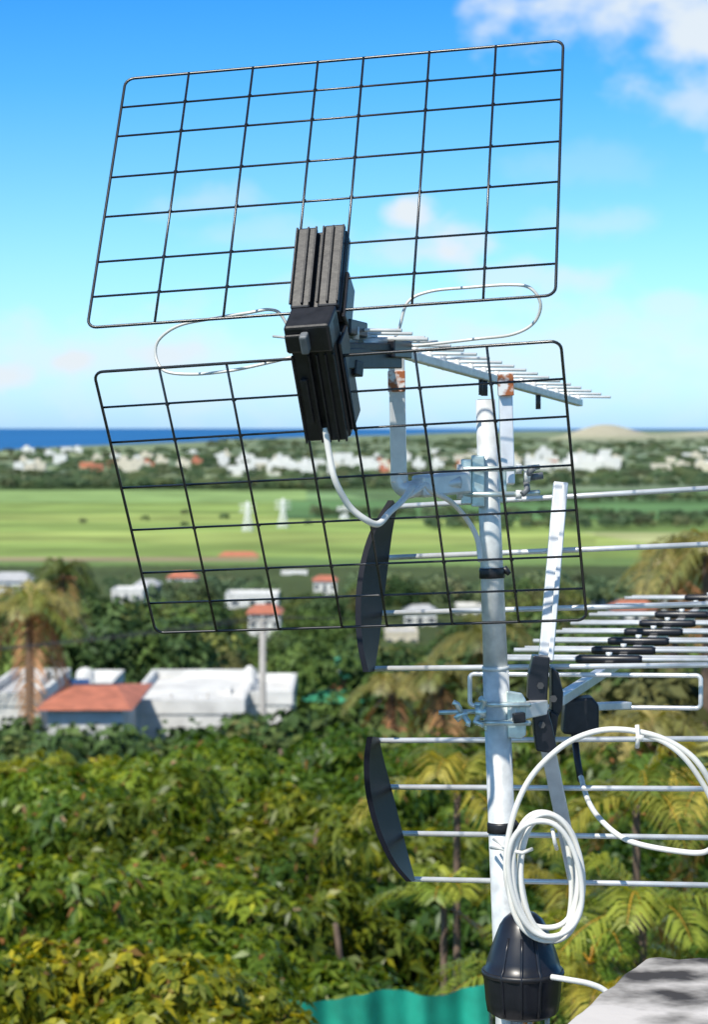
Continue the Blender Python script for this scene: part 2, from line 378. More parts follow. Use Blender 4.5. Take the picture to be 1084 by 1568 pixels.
for i in range(1000):
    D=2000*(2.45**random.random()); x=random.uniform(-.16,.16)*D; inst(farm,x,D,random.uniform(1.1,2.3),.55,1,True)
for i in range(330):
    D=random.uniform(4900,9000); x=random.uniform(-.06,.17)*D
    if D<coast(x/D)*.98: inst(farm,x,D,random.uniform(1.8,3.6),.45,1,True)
# ------------------------------------------------------------ palms
def palm_geo(nf,Lf,leafl,npair,colA,colB,stemcol,up=1.0,dead=0.0,lw=.03,droop=1.0):
    gs=[]
    for f in range(nf):
        a=f*2.399+rng.uniform(0,.5); elv=rng.uniform(.25,1.25)*up if f>=nf*dead else rng.uniform(-1.1,-.4)
        Ln=Lf*rng.uniform(.75,1.1); d=A((math.cos(a)*math.cos(elv),math.sin(a)*math.cos(elv),math.sin(elv)))
        t=np.linspace(0,1,npair+1)[:,None]
        R=d*Ln*t*(1-.12*t)+A((0,0,-1))*Ln*.55*droop*t**2.2
        tg=norm(np.gradient(R,axis=0)); sd=norm(np.cross(tg,A((0,0,1.))+0*tg)); upv=np.cross(sd,tg)
        isd=f<nf*dead; m_=rng.uniform()
        base=(A((.34,.20,.08)) if isd else colA*(1-m_)+colB*m_)
        w=.018*Ln*(1-.8*t)
        Vr=np.concatenate([R+sd*w*.5,R-sd*w*.5]); n=npair+1
        Qr=np.array([(i,i+1,n+i+1,n+i) for i in range(n-1)])
        gs.append((Vr,Qr,np.ones((2*n,1))*(base*.5 if isd else stemcol)))
        for sgn in (-1,1):
            tt=t[2:]; P=R[2:]; k=len(P)
            ll=leafl*np.sin(np.pi*(.12+.83*tt[:,0]))**.7*rng.uniform(.85,1.1,k)
            dd=norm(sd[2:]*sgn+tg[2:]*rng.uniform(.5,.8,(k,1))+upv[2:]*(.35)+rng.normal(0,.08,(k,3)))
            gs.append(leaves(P,dd,upv[2:]+0*dd,ll,lw*rng.uniform(.8,1.2,k),base*rng.uniform(.75,1.25,(k,1)),.45))
    return cat(gs)
def palm(name,x,D,crown_z,nf,Lf,ll,npair,cA,cB,sc_,trunk_r=.09,lw=.03,dead=0,up=1,cane=1,droop=1.0):
    e_=empty(name); g=float(gz(x,D)); zc=ZC+crown_z
    e_.location=(x,D,g)
    gl=[]; tg=[]
    for c in range(cane):
        ox,oy=(random.uniform(-.3,.3),random.uniform(-.3,.3)) if cane>1 else (0,0); oz=random.uniform(-.5,.2) if cane>1 else 0
        V,Q,Cc=palm_geo(nf,Lf,ll,npair,cA,cB,sc_,up,dead,lw,droop); V=V+A((ox*1.6,oy*1.6,zc-g+oz)); gl.append((V,Q,Cc))
        P=smoothpts([(ox*.3,oy*.3,0),(ox,oy,(zc-g)*.5),(ox*1.6,oy*1.6,zc-g+oz)],6); tg.append(tube_geo(P,[trunk_r*(1.25-.4*k/len(P)) for k in range(len(P))],7))
    V,Q,Cc=cat(gl); m=npmesh('fronds',V,Q,Cc); m.materials.append(M_palm); link(bpy.data.objects.new('fronds',m),e_)
    v,f=merge(tg); o=meshobj('trunk',v,f,M_bark,e_,smooth=True)
yg=A((.30,.34,.05)); gg=A((.13,.23,.035)); st=A((.66,.40,.05)); ye=A((.52,.42,.07))
def pz(py,D): return -(py-655)/F*D
def pX(px,D): return (px-542)/F*D
for px,py,D,nf,Lf,cn in [(975,1230,12.0,9,.80,1),(1060,1400,11.5,9,.75,2),(880,1380,13.0,8,.75,1),(700,1215,13.5,8,.80,1),(680,1390,13,8,.60,1),(985,1400,11.5,8,.7,1),(930,1540,11,8,.7,1),(1100,1240,13,9,.9,1),(800,1500,12.5,7,.7,1)]:
    palm('areca_palm',pX(px,D),D,pz(py,D),nf,Lf,Lf*.30,36,gg,yg if random.random()<.5 else ye,st,.022,.016,0.12,1.0,cn)
for px,py,D,Lf in [(672,1050,36,1.1),(1030,880,40,1.5),(745,985,44,1.4),(1085,850,36,1.5),(1000,1130,27,1.2),(600,1060,50,1.3)]:
    palm('palm_tree',pX(px,D),D,pz(py,D),14,Lf,Lf*.34,36,A((.16,.18,.05)),A((.34,.30,.10)),A((.45,.36,.14)),.10,.035,.25,1,1,1.2)
palm('coconut_palm',pX(45,78),78,pz(932,78),19,2.9,.8,36,A((.15,.19,.045)),A((.38,.34,.12)),A((.55,.45,.2)),.16,.07,.3,.9,1,1.1)
palm('coconut_palm',pX(95,110),110,pz(880,110),14,2.4,.8,32,A((.10,.15,.04)),A((.2,.22,.06)),A((.35,.3,.12)),.16,.08,.2,.9,1,1.2)
# hedge lower-left
V,Q,Cc=rosette_crown(60,.95,.32,.20,60,7,.07,.036,A((.10,.18,.025)),A((.50,.46,.04)),.25)
m=npmesh('hedge_leaves',V,Q,Cc); m.materials.append(M_leaf)
hb=empty('variegated_shrub'); hb.location=(pX(110,10.2),10.2,ZC-2.66); o=bpy.data.objects.new('leaves',m); link(o,hb)
stv,stf=merge([tube_geo([(x*.6,0,-4.4),(x,.1,-.1)],.02,6) for x in (-.6,-.2,.2,.6)]); meshobj('stems',stv,stf,M_bark,hb)
# green shade net
nf_=empty('green_shade_net_fence'); D0=11.2
nv=[];nq=[]; NX,NZ=90,10
for j in range(NZ):
    for i in range(NX):
        t=i/(NX-1); x=pX(262,D0)+t*(pX(760,D0)-pX(262,D0)); sag=.09*min(1,max(0,(t-.12)/.18))+.02*math.sin(t*17)+.05*t
        z=ZC+pz(1512,D0)-sag-j/(NZ-1)*1.9; y=D0+.6*t+.025*math.sin(t*29+j*.5)+.012*math.sin(t*71-j*.8)
        nv.append((x,y,z))
nq=[(j*NX+i,j*NX+i+1,(j+1)*NX+i+1,(j+1)*NX+i) for j in range(NZ-1) for i in range(NX-1)]
meshobj('net',nv,nq,M_net,nf_,smooth=True)
for i in range(4):
    x=pX(262,D0)+i/3*1.5; tube('post_%d'%i,[(x,D0+.1+.2*i,float(gz(x,D0))),(x,D0+.1+.2*i,ZC+pz(1545,D0)-.1)],.03,M_pole,nf_)
# ------------------------------------------------------------ buildings
def house(name,px0,px1,ytop,D,depth,h,wall=M_wallw,roof='flat',rm=M_roofg,nw=3,rh=None,ws=1.0):
    e_=empty(name); x0=pX(px0,D);x1=pX(px1,D); zt=ZC+pz(ytop,D); z0=min(zt-h,float(gz(0,D)))
    d=D+depth
    box('walls',x0,x1,D,d,z0,zt,wall,e_)
    w=x1-x0
    if roof=='flat':
        t=.12
        for nm,a in [('parapet_front',(x0-.05,x1+.05,D-.05,D+t)),('parapet_back',(x0-.05,x1+.05,d-t,d+.05)),('parapet_left',(x0-.05,x0+t,D+t+.003,d-t-.003)),('parapet_right',(x1-t,x1+.05,D+t+.003,d-t-.003))]:
            box(nm,a[0],a[1],a[2],a[3],zt-.15,zt+.3,wall,e_)
        box('roof_slab',x0+t+.01,x1-t-.01,D+t+.01,d-t-.01,zt+.004,zt+.03,rm,e_)
    else:
        o=.35; rh=rh or w*.13+.4
        ym=(D+d)/2
        meshobj('roof',[(x0-o,D-o,zt+.01),(x1+o,D-o,zt+.01),(x1+o,d+o,zt+.01),(x0-o,d+o,zt+.01),(x0+w*.22,ym,zt+rh),(x1-w*.22,ym,zt+rh)],
                [(0,1,5,4),(1,2,5),(2,3,4,5),(3,0,4),(3,2,1,0)],rm,e_)
    for i in range(nw):
        cx=x0+w*(i+.5)/nw+.15*math.sin(i*5+w); ww=min(.6,w/nw*.28)*ws
        zz=zt-1.15
        if i==nw//2 and nw>1: box('door',cx-ww*.8,cx+ww*.8,D-.02,D+.05,zt-2.6,zt-.7,M_glass,e_)
        else:
            box('window_%d'%i,cx-ww,cx+ww,D-.02,D+.05,zz-.45*ws,zz+.35*ws,M_glass,e_)
            box('sill_%d'%i,cx-ww-.08,cx+ww+.08,D-.1,D-.022,zz-.45*ws-.09,zz-.45*ws-.01,wall,e_)
    return e_
h=house('white_house',196,372,1086,79,10,4.5,nw=4,rm=M_wallw,ws=.6)
h2_=house('white_house',374,446,1072,82,6,5,nw=2,rm=M_wallw,ws=.6)
def dome(name,c,r,h,mat_,par,n=20):
    P=[(r*.98,0),(r,h*.25),(r*.98,h*.6),(r*.85,h*.8),(r*.55,h*.93),(r*.15,h),(0.001,h)]
    V=[];Fq=[]
    for rr,z in P:
        for j in range(n): a=2*math.pi*j/n; V.append((c[0]+rr*math.cos(a),c[1]+rr*math.sin(a),c[2]+z))
    for i in range(len(P)-1):
        for j in range(n): Fq.append((i*n+j,i*n+(j+1)%n,(i+1)*n+(j+1)%n,(i+1)*n+j))
    Fq.append(tuple(range(n))[::-1]); return meshobj(name,V,Fq,mat_,par,smooth=True)
dome('water_tank',(pX(382,85),85,ZC+pz(1072,82)+.03),.24,.85,M_wallw,h2_)
box('roof_room',pX(336,83),pX(352,83),83,84.5,ZC+pz(1076,83),ZC+pz(1056,83),M_wallw,h)
box('roof_room',pX(215,84),pX(232,84),85,86,ZC+pz(1074,84),ZC+pz(1064,84),M_wallg,h)
tubes('roof_pipes',[([W(x,1082,82),W(x,1082-hh_,82)],.03) for x,hh_ in ((262,20),(300,16),(318,22))],M_pole,h)
house('red_roof_house',72,186,1086,74,7,4.5,roof='hip',rm=M_redroof,nw=3,rh=.35,ws=.7)
hh=house('white_house',-30,62,1074,80,8,4.5,nw=3,rm=M_roofg,ws=.7)
box('roof_room',pX(22,82),pX(56,82),83,86,ZC+pz(1066,82),ZC+pz(1044,82),M_wallw,hh)
solar=empty('solar_panel'); c=W(88,1060,86)
hexa('panel',[c+Vector(v) for v in [(-1,0,-.4),(1,0,-.4),(1,1.2,.35),(-1,1.2,.35)]],[c+Vector(v) for v in [(-1,0,-.46),(1,0,-.46),(1,1.2,.29),(-1,1.2,.29)]],mat('solar_blue',(.04,.09,.22),.2),solar)
tubes('frame',[([c+Vector((x,.9,.15)),c+Vector((x,.9,-1.5))],.04) for x in (-.8,.8)],M_pyl,solar)
h3=house('white_house',108,165,1062,92,6,4.5,nw=2,rm=M_wallw); dome('water_tank',(pX(130,94),94,ZC+pz(1058,92)),.38,.7,M_wallw,h3)
# temple
t_=empty('temple_pavilion'); tx,tD=pX(517,105),105; zb=ZC+pz(1070,tD)
box('base',tx-.9,tx+.9,tD-.9,tD+.9,zb-4,zb,M_wallw,t_)
def ring(name,r0,r1,z0,z1,m_,n=8):
    V=[(tx+r*math.cos(2*math.pi*(j+.5)/n),tD+r*math.sin(2*math.pi*(j+.5)/n),z) for r,z in ((r0,z0),(r1,z1)) for j in range(n)]
    meshobj(name,V,[(j,(j+1)%n,n+(j+1)%n,n+j) for j in range(n)]+[tuple(range(n))[::-1],tuple(range(n,2*n))],m_,t_)
ring('roof_lower',1.7,.7,zb+.005,zb+.42,M_green); ring('drum',.42,.36,zb+.43,zb+.95,M_redroof); ring('eave',.62,.3,zb+.955,zb+1.15,M_green); ring('lantern',.2,.2,zb+1.155,zb+1.4,M_wallw); ring('spire',.3,.02,zb+1.405,zb+1.95,M_green)
for px0,px1,yt,D,dp,hg,wl,rf,rm in [(170,218,905,420,9,4,M_wallw,'flat',M_wallw),(205,240,897,450,9,4,M_wallg,'hip',M_roofg),(345,425,912,400,10,5,M_wallw,'flat',M_wallw),(-20,45,890,440,10,6,M_wallw,'hip',M_roofg),
 (380,428,940,300,8,4,M_wallw,'hip',M_redroof),(620,668,938,380,8,4,M_wallw,'hip',M_roofg),(940,1010,934,400,9,4,M_wallw,'hip',M_redroof),(1010,1090,922,420,9,4,M_wallw,'flat',M_wallw),(905,960,914,470,9,4,M_wallw,'flat',M_roofg),
 (590,640,970,330,8,4,M_wallc,'flat',M_roofg),(325,402,858,780,14,6,M_wallc,'hip',M_redroof),(430,470,878,640,9,4,M_wallw,'flat',M_wallw),(232,280,866,820,12,5,M_wallc,'hip',M_redroof),(480,515,890,520,9,4,M_wallw,'hip',M_redroof),(1040,1100,1195,60,6,3,M_wallw,'flat',M_wallw),(700,740,930,430,8,4,M_wallw,'flat',M_wallw),(255,300,885,600,9,4,M_wallw,'hip',M_redroof),(80,120,893,480,9,4,M_wallc,'hip',M_redroof)]:
    house('town_house',px0,px1,yt,D,dp,hg,wl,rf,rm,3)
town=empty('distant_town')
def scatter(name,n,d0,d1,u0,u1,w0,w1,h0,h1,m_):
    g=[]
    for i in range(n):
        D=random.uniform(d0,d1); x=random.uniform(u0,u1)*D; w=random.uniform(w0,w1); hh=random.uniform(h0,h1); z=float(gz(x,D))
        g.append(boxgeo(x,x+w,D,D+w*.7,z-1,z+hh)); 
        if random.random()<.5: g.append(boxgeo(x+w*.2,x+w*.6,D+1,D+w*.5,z+hh+.002,z+hh*1.45))
    v,f=merge(g); meshobj(name,v,f,m_,town)
scatter('white_blocks',55,2250,3300,-.06,.11,7,24,7,12,M_wallw)
scatter('cream_blocks',45,2150,3600,-.15,.16,7,20,6,11,M_wallc)
scatter('white_far_blocks',40,2400,4400,-.15,.16,9,24,6,12,M_wallw)
scatter('red_roof_blocks',16,2200,3000,-.12,.12,8,16,5,9,M_redroof)
scatter('big_blocks',5,2300,2500,.083,.10,18,30,12,16,M_wallw); scatter('row_blocks',7,2300,2450,-.045,-.025,12,26,8,12,M_wallw)
for px,yt,D in [(379,768,1000),(433,763,1040),(527,775,1150)]:
    e_=empty('electricity_pylon'); x=pX(px,D); zb=float(gz(x,D)); zt=ZC+pz(yt,D); H=zt-zb
    g=[]
    for sx in (-1,1):
        for sy in (-1,1):
            g.append(([(x+sx*2.2,D+sy*2.2,zb),(x+sx*.7,D+sy*.7,zb+H*.6),(x+sx*.15,D+sy*.15,zt)],.3))
    for k in range(8):
        w1=2.2-1.5*k/8*1.1; z1=zb+H*k/12; z2=zb+H*(k+1)/12
        g.append(([(x-w1,D-w1,z1),(x+w1,D-w1,z2)],.2)); g.append(([(x+w1,D-w1,z1),(x-w1,D-w1,z2)],.2))
    for k in (.66,.78,.9): g.append(([(x-3.4,D,zb+H*k),(x+3.4,D,zb+H*k)],.26))
    tubes('lattice',g,M_pyl,e_,5)
p_=empty('utility_pole'); D=70; x=pX(402,D); zt=ZC+pz(946,D)
tube('pole',[(x,D,float(gz(x,D))),(x,D,zt)],[.13,.09],M_pole,p_,12)
beam('crossarm',(x-.42,D,zt-.12),(x+.42,D,zt-.12),.06,.07,(0,1,0),M_pole,p_)
tubes('insulators',[([(x+a,D,zt-.1),(x+a,D,zt+.04)],.03) for a in (-.38,0,.38)],M_wallw,p_)
x2=-22;D2=62
wl=[]
for a in (-.38,0,.38):
    for (ex_,ey,ez) in ((x2,D2,zt-.6),(26,85,zt-.3)):
        A0=Vector((x+a,D,zt+.03));B0=Vector((ex_+a,ey,ez))
        wl.append(([A0.lerp(B0,t/14)+Vector((0,0,-.9*4*(t/14)*(1-t/14)*.5)) for t in range(15)],.013))
tubes('wires',wl,M_dkmetal,p_,5)
bs=empty('utility_pole'); tube('pole',[(x2,D2,float(gz(0,D2))),(x2,D2,zt-.5)],[.15,.1],M_pole,bs); beam('crossarm',(x2-.6,D2,zt-.65),(x2+.6,D2,zt-.65),.08,.1,(0,1,0),M_pole,bs)
bs=empty('utility_pole'); tube('pole',[(26,85,float(gz(0,85))),(26,85,zt-.2)],[.15,.1],M_pole,bs); beam('crossarm',(25.4,85,zt-.35),(26.6,85,zt-.35),.08,.1,(0,1,0),M_pole,bs)
# ------------------------------------------------------------ rooftop parapet
pw=empty('rooftop_parapet_wall')
zt=ZC-.80
def onz(px,py,z=zt):
    D=(ZC-z)*F/(py-655); return Vector(((px-542)/F*D,D,z))
edge=[onz(865,1568),onz(882,1553),onz(890,1548),onz(905,1535),onz(918,1520),onz(940,1507),onz(955,1490),onz(972,1480),onz(990,1466)]
far=[onz(1010,1464),onz(1040,1468),onz(1070,1465),onz(1100,1468),onz(1400,1467)]
poly=[Vector((.02,2.2,zt))]+edge+far+[Vector((far[-1].x,2.2,zt))]
n=len(poly); V=list(poly)+[p+Vector((0,0,-.35)) for p in poly]
meshobj('coping',V,[tuple(range(n)),tuple(range(n,2*n))[::-1]]+[(i,(i+1)%n,n+(i+1)%n,n+i) for i in range(n)],M_conc,pw,.006)
box('house_wall',.10,.9,2.2,3.15,ZC-8,zt-.352,M_wallw,pw)
ts=empty('lower_terrace_slab'); box('slab',-.4,1.6,3.2,4.4,ZC-1.75,ZC-1.6,M_conc,ts,.01); box('support_wall',-.2,1.4,3.3,4.2,ZC-8,ZC-1.753,M_wallw,ts)
# ------------------------------------------------------------ mast
ma=empty('antenna_mast'); MD=3.82
mp_=lambda py,dx=0: W(743.5+(py-612)*(780-743.5)/(1568-612)+dx,py,MD)
tube('upper_pipe',[mp_(612),mp_(1024)],[.0155,.0195],M_galv,ma,28)
tube('lower_pipe',[mp_(1022),mp_(1568),mp_(2180)],[.0208,.0215,.0215],M_galv,ma,28)
tube('pipe_rim',[mp_(1020),mp_(1026)],.0215,M_galv,ma,28)
tube('top_opening',[mp_(611.3),mp_(614)],.0125,M_dkmetal,ma,20)
for i,y in enumerate((877,1266)):
    r0=.0195 if i==0 else .0222
    tube('tape_%d'%i,[mp_(y-8),mp_(y-4),mp_(y),mp_(y+8)],[r0,r0+.001,r0+.0005,r0+.0012],M_blk,ma,24)
    tube('tape_end_%d'%i,[mp_(y-7,18),mp_(y+2,27)],[.006,.004],M_blk,ma,8)
prof=[(1398,.020),(1406,.030),(1416,.0365),(1430,.042),(1450,.0495),(1468,.0555),(1478,.058),(1482,.062),(1492,.063),(1500,.0605),(1530,.058),(1548,.055),(1556,.040)]
bx=lambda py: W(801,py,3.74)
tube('boot',[bx(1396)]+[bx(y) for y,_ in prof],[.012]+[r for _,r in prof],M_blk2,ma,12)
for i,dx in enumerate((-34,-6,22)):
    P=[bx(y)+Vector((dx/F*3.74*(r/.06),-math.sqrt(max(0,r*r-(dx/F*3.74*(r/.06))**2))+.001,0)) for y,r in prof[3:-1]]
    tube('boot_rib_%d'%i,P,.0028,M_blk2,ma,6)
tube('boot_strap',[bx(y) for y in (1484,1488,1492)],[.0635,.0645,.0635],M_blk,ma,30)
tubes('boot_cables',[([W(x,1552,3.75),W(x+d,1640,3.76),W(x+d,1900,3.80)],.0038) for x,d in ((782,0),(797,1),(812,-2),(838,2))],M_white,ma)
# ------------------------------------------------------------ grid antenna
ga=empty('grid_reflector_antenna')
def solve(pts,scale):
    r=[A(((x-542)/F,1,(655-y)/F)) for x,y in pts]
    Mx=np.stack([r[1],r[3],-r[2]],1); s=np.linalg.solve(Mx,r[0])
    return Vector(r[0])*scale,Vector(r[1]*s[0])*scale,Vector(r[2]*s[2])*scale,Vector(r[3]*s[1])*scale
def panel(name,pts,scale,fr):
    a,b,c,d=[v+Vector((0,0,ZC)) for v in solve(pts,scale)]
    w=b-a; h_=d-a; nrm=w.cross(h_).normalized()
    if nrm.y>0: nrm=-nrm
    P=lambda s,t,o=0: a+w*s+h_*t+nrm*o
    fs=[0,.1493,.2985,.4478,.5522,.7015,.8507,1]
    lw,lh=w.length,h_.length; rc=.014
    loop=[]
    for (cs,ct,a0) in ((0,0,180),(1,0,270),(1,1,0),(0,1,90)):
        cx=rc/lw if cs==0 else 1-rc/lw; cy=rc/lh if ct==0 else 1-rc/lh
        for k in range(6):
            an=math.radians(a0+k*18); loop.append(P(cx+rc/lw*math.cos(an),cy+rc/lh*math.sin(an)))
    tube(name+'_frame',loop,.0022,M_grid,ga,8,True)
    jit=lambda i:.0012*math.sin(i*12.9)
    lst=[([P(f,0.002,.0025),P(f+jit(f)*.8,.5,.0030),P(f,.998,.0025)],.0019) for f in fs[1:-1]]+[([P(.002,f,-.0008),P(.5,f+jit(f*7),-.0008),P(.998,f,-.0008)],.0017) for f in fr]
    tubes(name+'_wires',lst,M_grid,ga,7)
    welds=[]
    for f in fs[1:-1]:
        for g_ in fr: welds.append(([P(f-.004,g_,.001),P(f+.004,g_,.001)],.0022))
    tubes(name+'_welds',welds,M_grid,ga,5)
    return P
PU=panel('upper_reflector',[(192,121),(863,62),(851,452),(133,502)],3.71,[.12,.242,.411,.57,.748,.882])
PL=panel('lower_reflector',[(143,570),(859,522),(899,949),(238,969)],3.505,[.127,.255,.425,.587,.757,.88])
def hx(name,P,s0,s1,t0,t1,o0,o1,mat_=M_blk,sk0=0,sk1=0,bev=.003):
    f=[P(s0+sk0,t0,o0),P(s1+sk0,t0,o0),P(s1+sk1,t1,o0),P(s0+sk1,t1,o0)]; b_=[P(s0+sk0,t0,o1),P(s1+sk0,t0,o1),P(s1+sk1,t1,o1),P(s0+sk1,t1,o1)]
    return hexa(name,f,b_,mat_,ga,bev)
hx('holder_upper_base',PU,.446,.553,.712,1.02,.010,-.018)
hx('holder_upper_rib_left',PU,.4475,.490,.708,1.01,.020,.0105)
hx('holder_upper_rib_right',PU,.505,.550,.704,1.01,.020,.0105)
for i,s_ in enumerate((.4455,.470,.487,.503,.524,.546)):
    hx('holder_upper_lip_%d'%i,PU,s_,s_+.0045,.712,1.0,.0245,.0205,bev=.001)
hx('holder_upper_side',PU,.5532,.562,.86,1.03,.004,-.045)
hx('holder_lower_base',PL,.450,.543,-.13,.268,.010,-.02)
hx('holder_lower_rib_left',PL,.451,.487,-.05,.262,.020,.0105,sk1=-.002)
hx('holder_lower_rib_right',PL,.503,.540,-.06,.264,.020,.0105)
for i,s_ in enumerate((.450,.485,.502,.520,.537)):
    hx('holder_lower_lip_%d'%i,PL,s_,s_+.0045,-.04,.262,.0245,.0205,bev=.001)
hx('holder_lower_edge',PL,.5435,.551,-.05,.25,.006,-.04)
hx('holder_lower_step',PL,.462,.476,.04,.19,.026,.0205,bev=.001)
hx('hinge_block',PL,.447,.543,-.145,-.055,.030,-.02,bev=.004)
hx('hinge_pad',PL,.449,.493,-.125,-.068,.036,.0305,M_blk)
hx('hinge_latch',PL,.484,.501,-.132,-.072,.046,.031,M_gray,bev=.003)
beam('feed_arm',W(516,549,3.41),W(604,549,3.60),.030,.026,(0,0,1),M_blk,ga)
beam('feed_arm_top',W(520,531,3.42),W(612,532,3.60),.012,.022,(0,0,1),M_blk,ga)
beam('feed_head',W(590,534,3.55),W(617,536,3.62),.026,.03,(0,0,1),M_blk2,ga)
beam('feed_catch',W(522,500,3.42),W(548,506,3.5),.022,.03,(0,0,1),M_blk,ga)
beam('feed_foot',W(536,562,3.44),W(548,566,3.46),.022,.02,(0,0,1),M_blk,ga)
tubes('feed_studs',[([W(520,512,3.42),W(575,516,3.56)],.004),([W(545,520,3.45),W(545,500,3.45)],.005),([W(553,525,3.5),W(590,522,3.55)],.0055)],M_galv,ga)
B0=W(520,515,3.46); B1=W(888,617,4.95)
beam('boom',B0,B1,.014,.014,(1,0,0),M_whitep,ga)
bd=(B1-B0); bh=Vector((bd.x,bd.y,0)).normalized(); eax=Vector((bh.y,-bh.x,-.02)).normalized()
el_=[];ins=[]
for i in range(19):
    t=.02+.97*(i/18)**1.15; p=B0+bd*t+Vector((0,0,.012)); hl=.084-.016*t
    el_.append(([p-eax*hl,p+eax*hl],.0025)); ins.append(([p+Vector((0,0,-.012)),p+Vector((0,0,.005))],.006))
p=B0+bd*.07+Vector((0,0,.006)); el_.append(([p-eax*.12,p+eax*.1],.003))
tubes('directors',el_,M_whitep,ga); tubes('director_clips',ins,M_whitep,ga)
tubes('boom_bolts',[([B0+bd*t+Vector((0,0,-.034)),B0+bd*t+Vector((0,0,-.006))],r) for t,r in ((.50,.004),(.515,.006),(.77,.005))],M_dkmetal,ga)
lp=lambda pts,D: smoothpts([W(x,y,D+d) for x,y,d in pts],8)
tube('dipole_loop_left',lp([(448,515,0),(430,482,0),(412,474,0),(380,479,0),(330,487,.02),(275,498,.03),(243,520,.04),(238,545,.04),(252,568,.03),(295,573,.02),(350,568,0),(400,558,0),(455,545,0)],3.55),.0024,M_loop,ga,8)
tube('dipole_loop_right',lp([(600,530,0),(612,500,0),(625,462,0),(660,446,0),(720,440,-.02),(780,436,-.04),(812,441,-.05),(828,465,-.05),(818,494,-.04),(785,512,-.03),(730,519,0),(660,527,0),(590,533,0)],3.62),.0024,M_loop,ga,8)
tube('dipole_stub',[W(418,515,3.55),W(470,520,3.5)],.002,M_loop,ga)
beam('support_upright',W(607,545,3.68),W(611,738,3.70),.0245,.0245,(1,0,0),M_alu,ga,.0025)
beam('upright_collar',W(607,568,3.68),W(607.5,600,3.68),.0262,.0262,(1,0,0),M_rust,ga,.001)
tube('elbow',smoothpts([W(611,725,3.70),W(613,742,3.70),W(625,750,3.70),W(645,746,3.72),(W(700,738,3.76))],6),.0135,M_alu,ga,16)
beam('support_arm',W(640,745,3.71),W(712,738,3.78),.034,.03,(0,0,1),M_alu,ga,.004)
beam('second_upright',W(774,590,3.95),W(778,742,3.93),.022,.022,(1,0,0),M_alu,ga,.002)
beam('second_upright_collar',W(774,572,3.935),W(775,606,3.935),.025,.025,(1,0,0),M_rust,ga,.001)
for i,(x0,x1,y0,y1,D) in enumerate([(706,722,703,772,3.78),(722,742,697,776,3.79),(760,776,715,770,3.83)]):
    hexa('clamp_plate_%d'%i,[W(x0,y1,D),W(x1,y1,D),W(x1,y0,D),W(x0,y0,D)],[W(x0,y1,D+.05),W(x1,y1,D+.05),W(x1,y0,D+.05),W(x0,y0,D+.05)],M_galvb,ga,.002)
ub=[]
for y in (718,757):
    ub.append((smoothpts([W(706,y,3.785),W(740,y,3.775),W(765,y,3.775),W(800,y-1,3.79),W(826,y-3,3.8)],4),.0042))
tubes('u_bolts',ub,M_galvb,ga)
nuts=[([W(x,y,D),W(x+9,y,D)],r) for x,y,D,r in ((700,718,3.785,.008),(700,757,3.785,.008),(790,718,3.785,.009),(803,729,3.79,.011),(790,757,3.785,.008))]
tubes('nuts',nuts,M_galv,ga,6)
tubes('wing_nut',[([W(806,738,3.79),W(812,722,3.78),W(818,716,3.775)],.005),([W(806,738,3.79),W(808,750,3.78),W(800,757,3.775)],.005),([W(812,731,3.79),W(832,728,3.79)],.0055)],M_gray,ga,8)
tube('feed_cable',smoothpts([W(498,655,3.45),W(503,690,3.45),W(513,735,3.45),(W(535,775,3.47)),W(562,797,3.48),W(580,802,3.50),W(597,784,3.54),W(620,762,3.60),W(650,716,3.66),W(656,708,3.70)],8)[:60],.0048,M_white,ga,10)
tube('feed_cable_end',smoothpts([W(620,762,3.60),W(638,752,3.64),W(652,742,3.66),W(660,752,3.66),(W(690,768,3.74)),W(715,795,3.79),W(731,825,3.80),W(736,860,3.795)],8),.0042,M_white,ga,10)
# ------------------------------------------------------------ rod reflector yagi
ya=empty('yagi_antenna')
rods=[(598,776,1115,746,.07),(590,854,1118,832,.045),(580,939,1115,924,.02),(565,1024,1112,1018,0),(573,1134,1112,1131,0),(592,1205,1115,1208,.02),(612,1276,1118,1283,.045),(628,1346,1122,1356,.07)]
rl=[]
for x0,y0,x1,y1,dd in rods:
    rl.append(([W(x0,y0,4.03+dd),W(x1,y1,3.88+dd)],.0045))
tubes('reflector_rods',rl,M_alu,ya,12)
def crescent(name,outer,inner,Do,Di,bend):
    so=smoothpts([W(x,y,Do+b_) for (x,y),b_ in zip(outer,bend)],5); si=smoothpts([W(x,y,Di+b_) for (x,y),b_ in zip(inner,bend)],5); n=len(so)
    th=Vector((.009,0,0))
    V=so+si+[p+th for p in so]+[p+th for p in si]
    Fq=[(i,i+1,n+i+1,n+i) for i in range(n-1)]+[(2*n+i,3*n+i,3*n+i+1,2*n+i+1) for i in range(n-1)]+[(i,2*n+i,2*n+i+1,i+1) for i in range(n-1)]+[(n+i,n+i+1,3*n+i+1,3*n+i) for i in range(n-1)]+[(0,n,3*n,2*n),(n-1,3*n-1,4*n-1,2*n-1)]
    o=meshobj(name,V,Fq,M_crs,ya,0,True)
    m=o.modifiers.new('e','EDGE_SPLIT'); m.split_angle=math.radians(35)
crescent('end_plate_upper',[(594,766),(566,815),(550,870),(544,930),(547,985),(556,1029)],[(600,776),(592,820),(586,868),(579,925),(572,985),(565,1028)],3.93,4.02,[.06,.045,.03,.015,.005,0])
crescent('end_plate_lower',[(562,1128),(557,1165),(560,1215),(574,1270),(596,1318),(622,1350)],[(572,1129),(580,1165),(592,1210),(604,1258),(616,1305),(628,1348)],3.93,4.02,[0,.01,.02,.03,.045,.06])
beam('reflector_arm_upper',W(859,740,3.99),W(836,1012,3.90),.024,.02,(1,0,0),M_alu,ya)
beam('arm_upper_flange',W(866,740,3.975),W(843,1012,3.885),.008,.01,(1,0,0),M_alu,ya,.001)
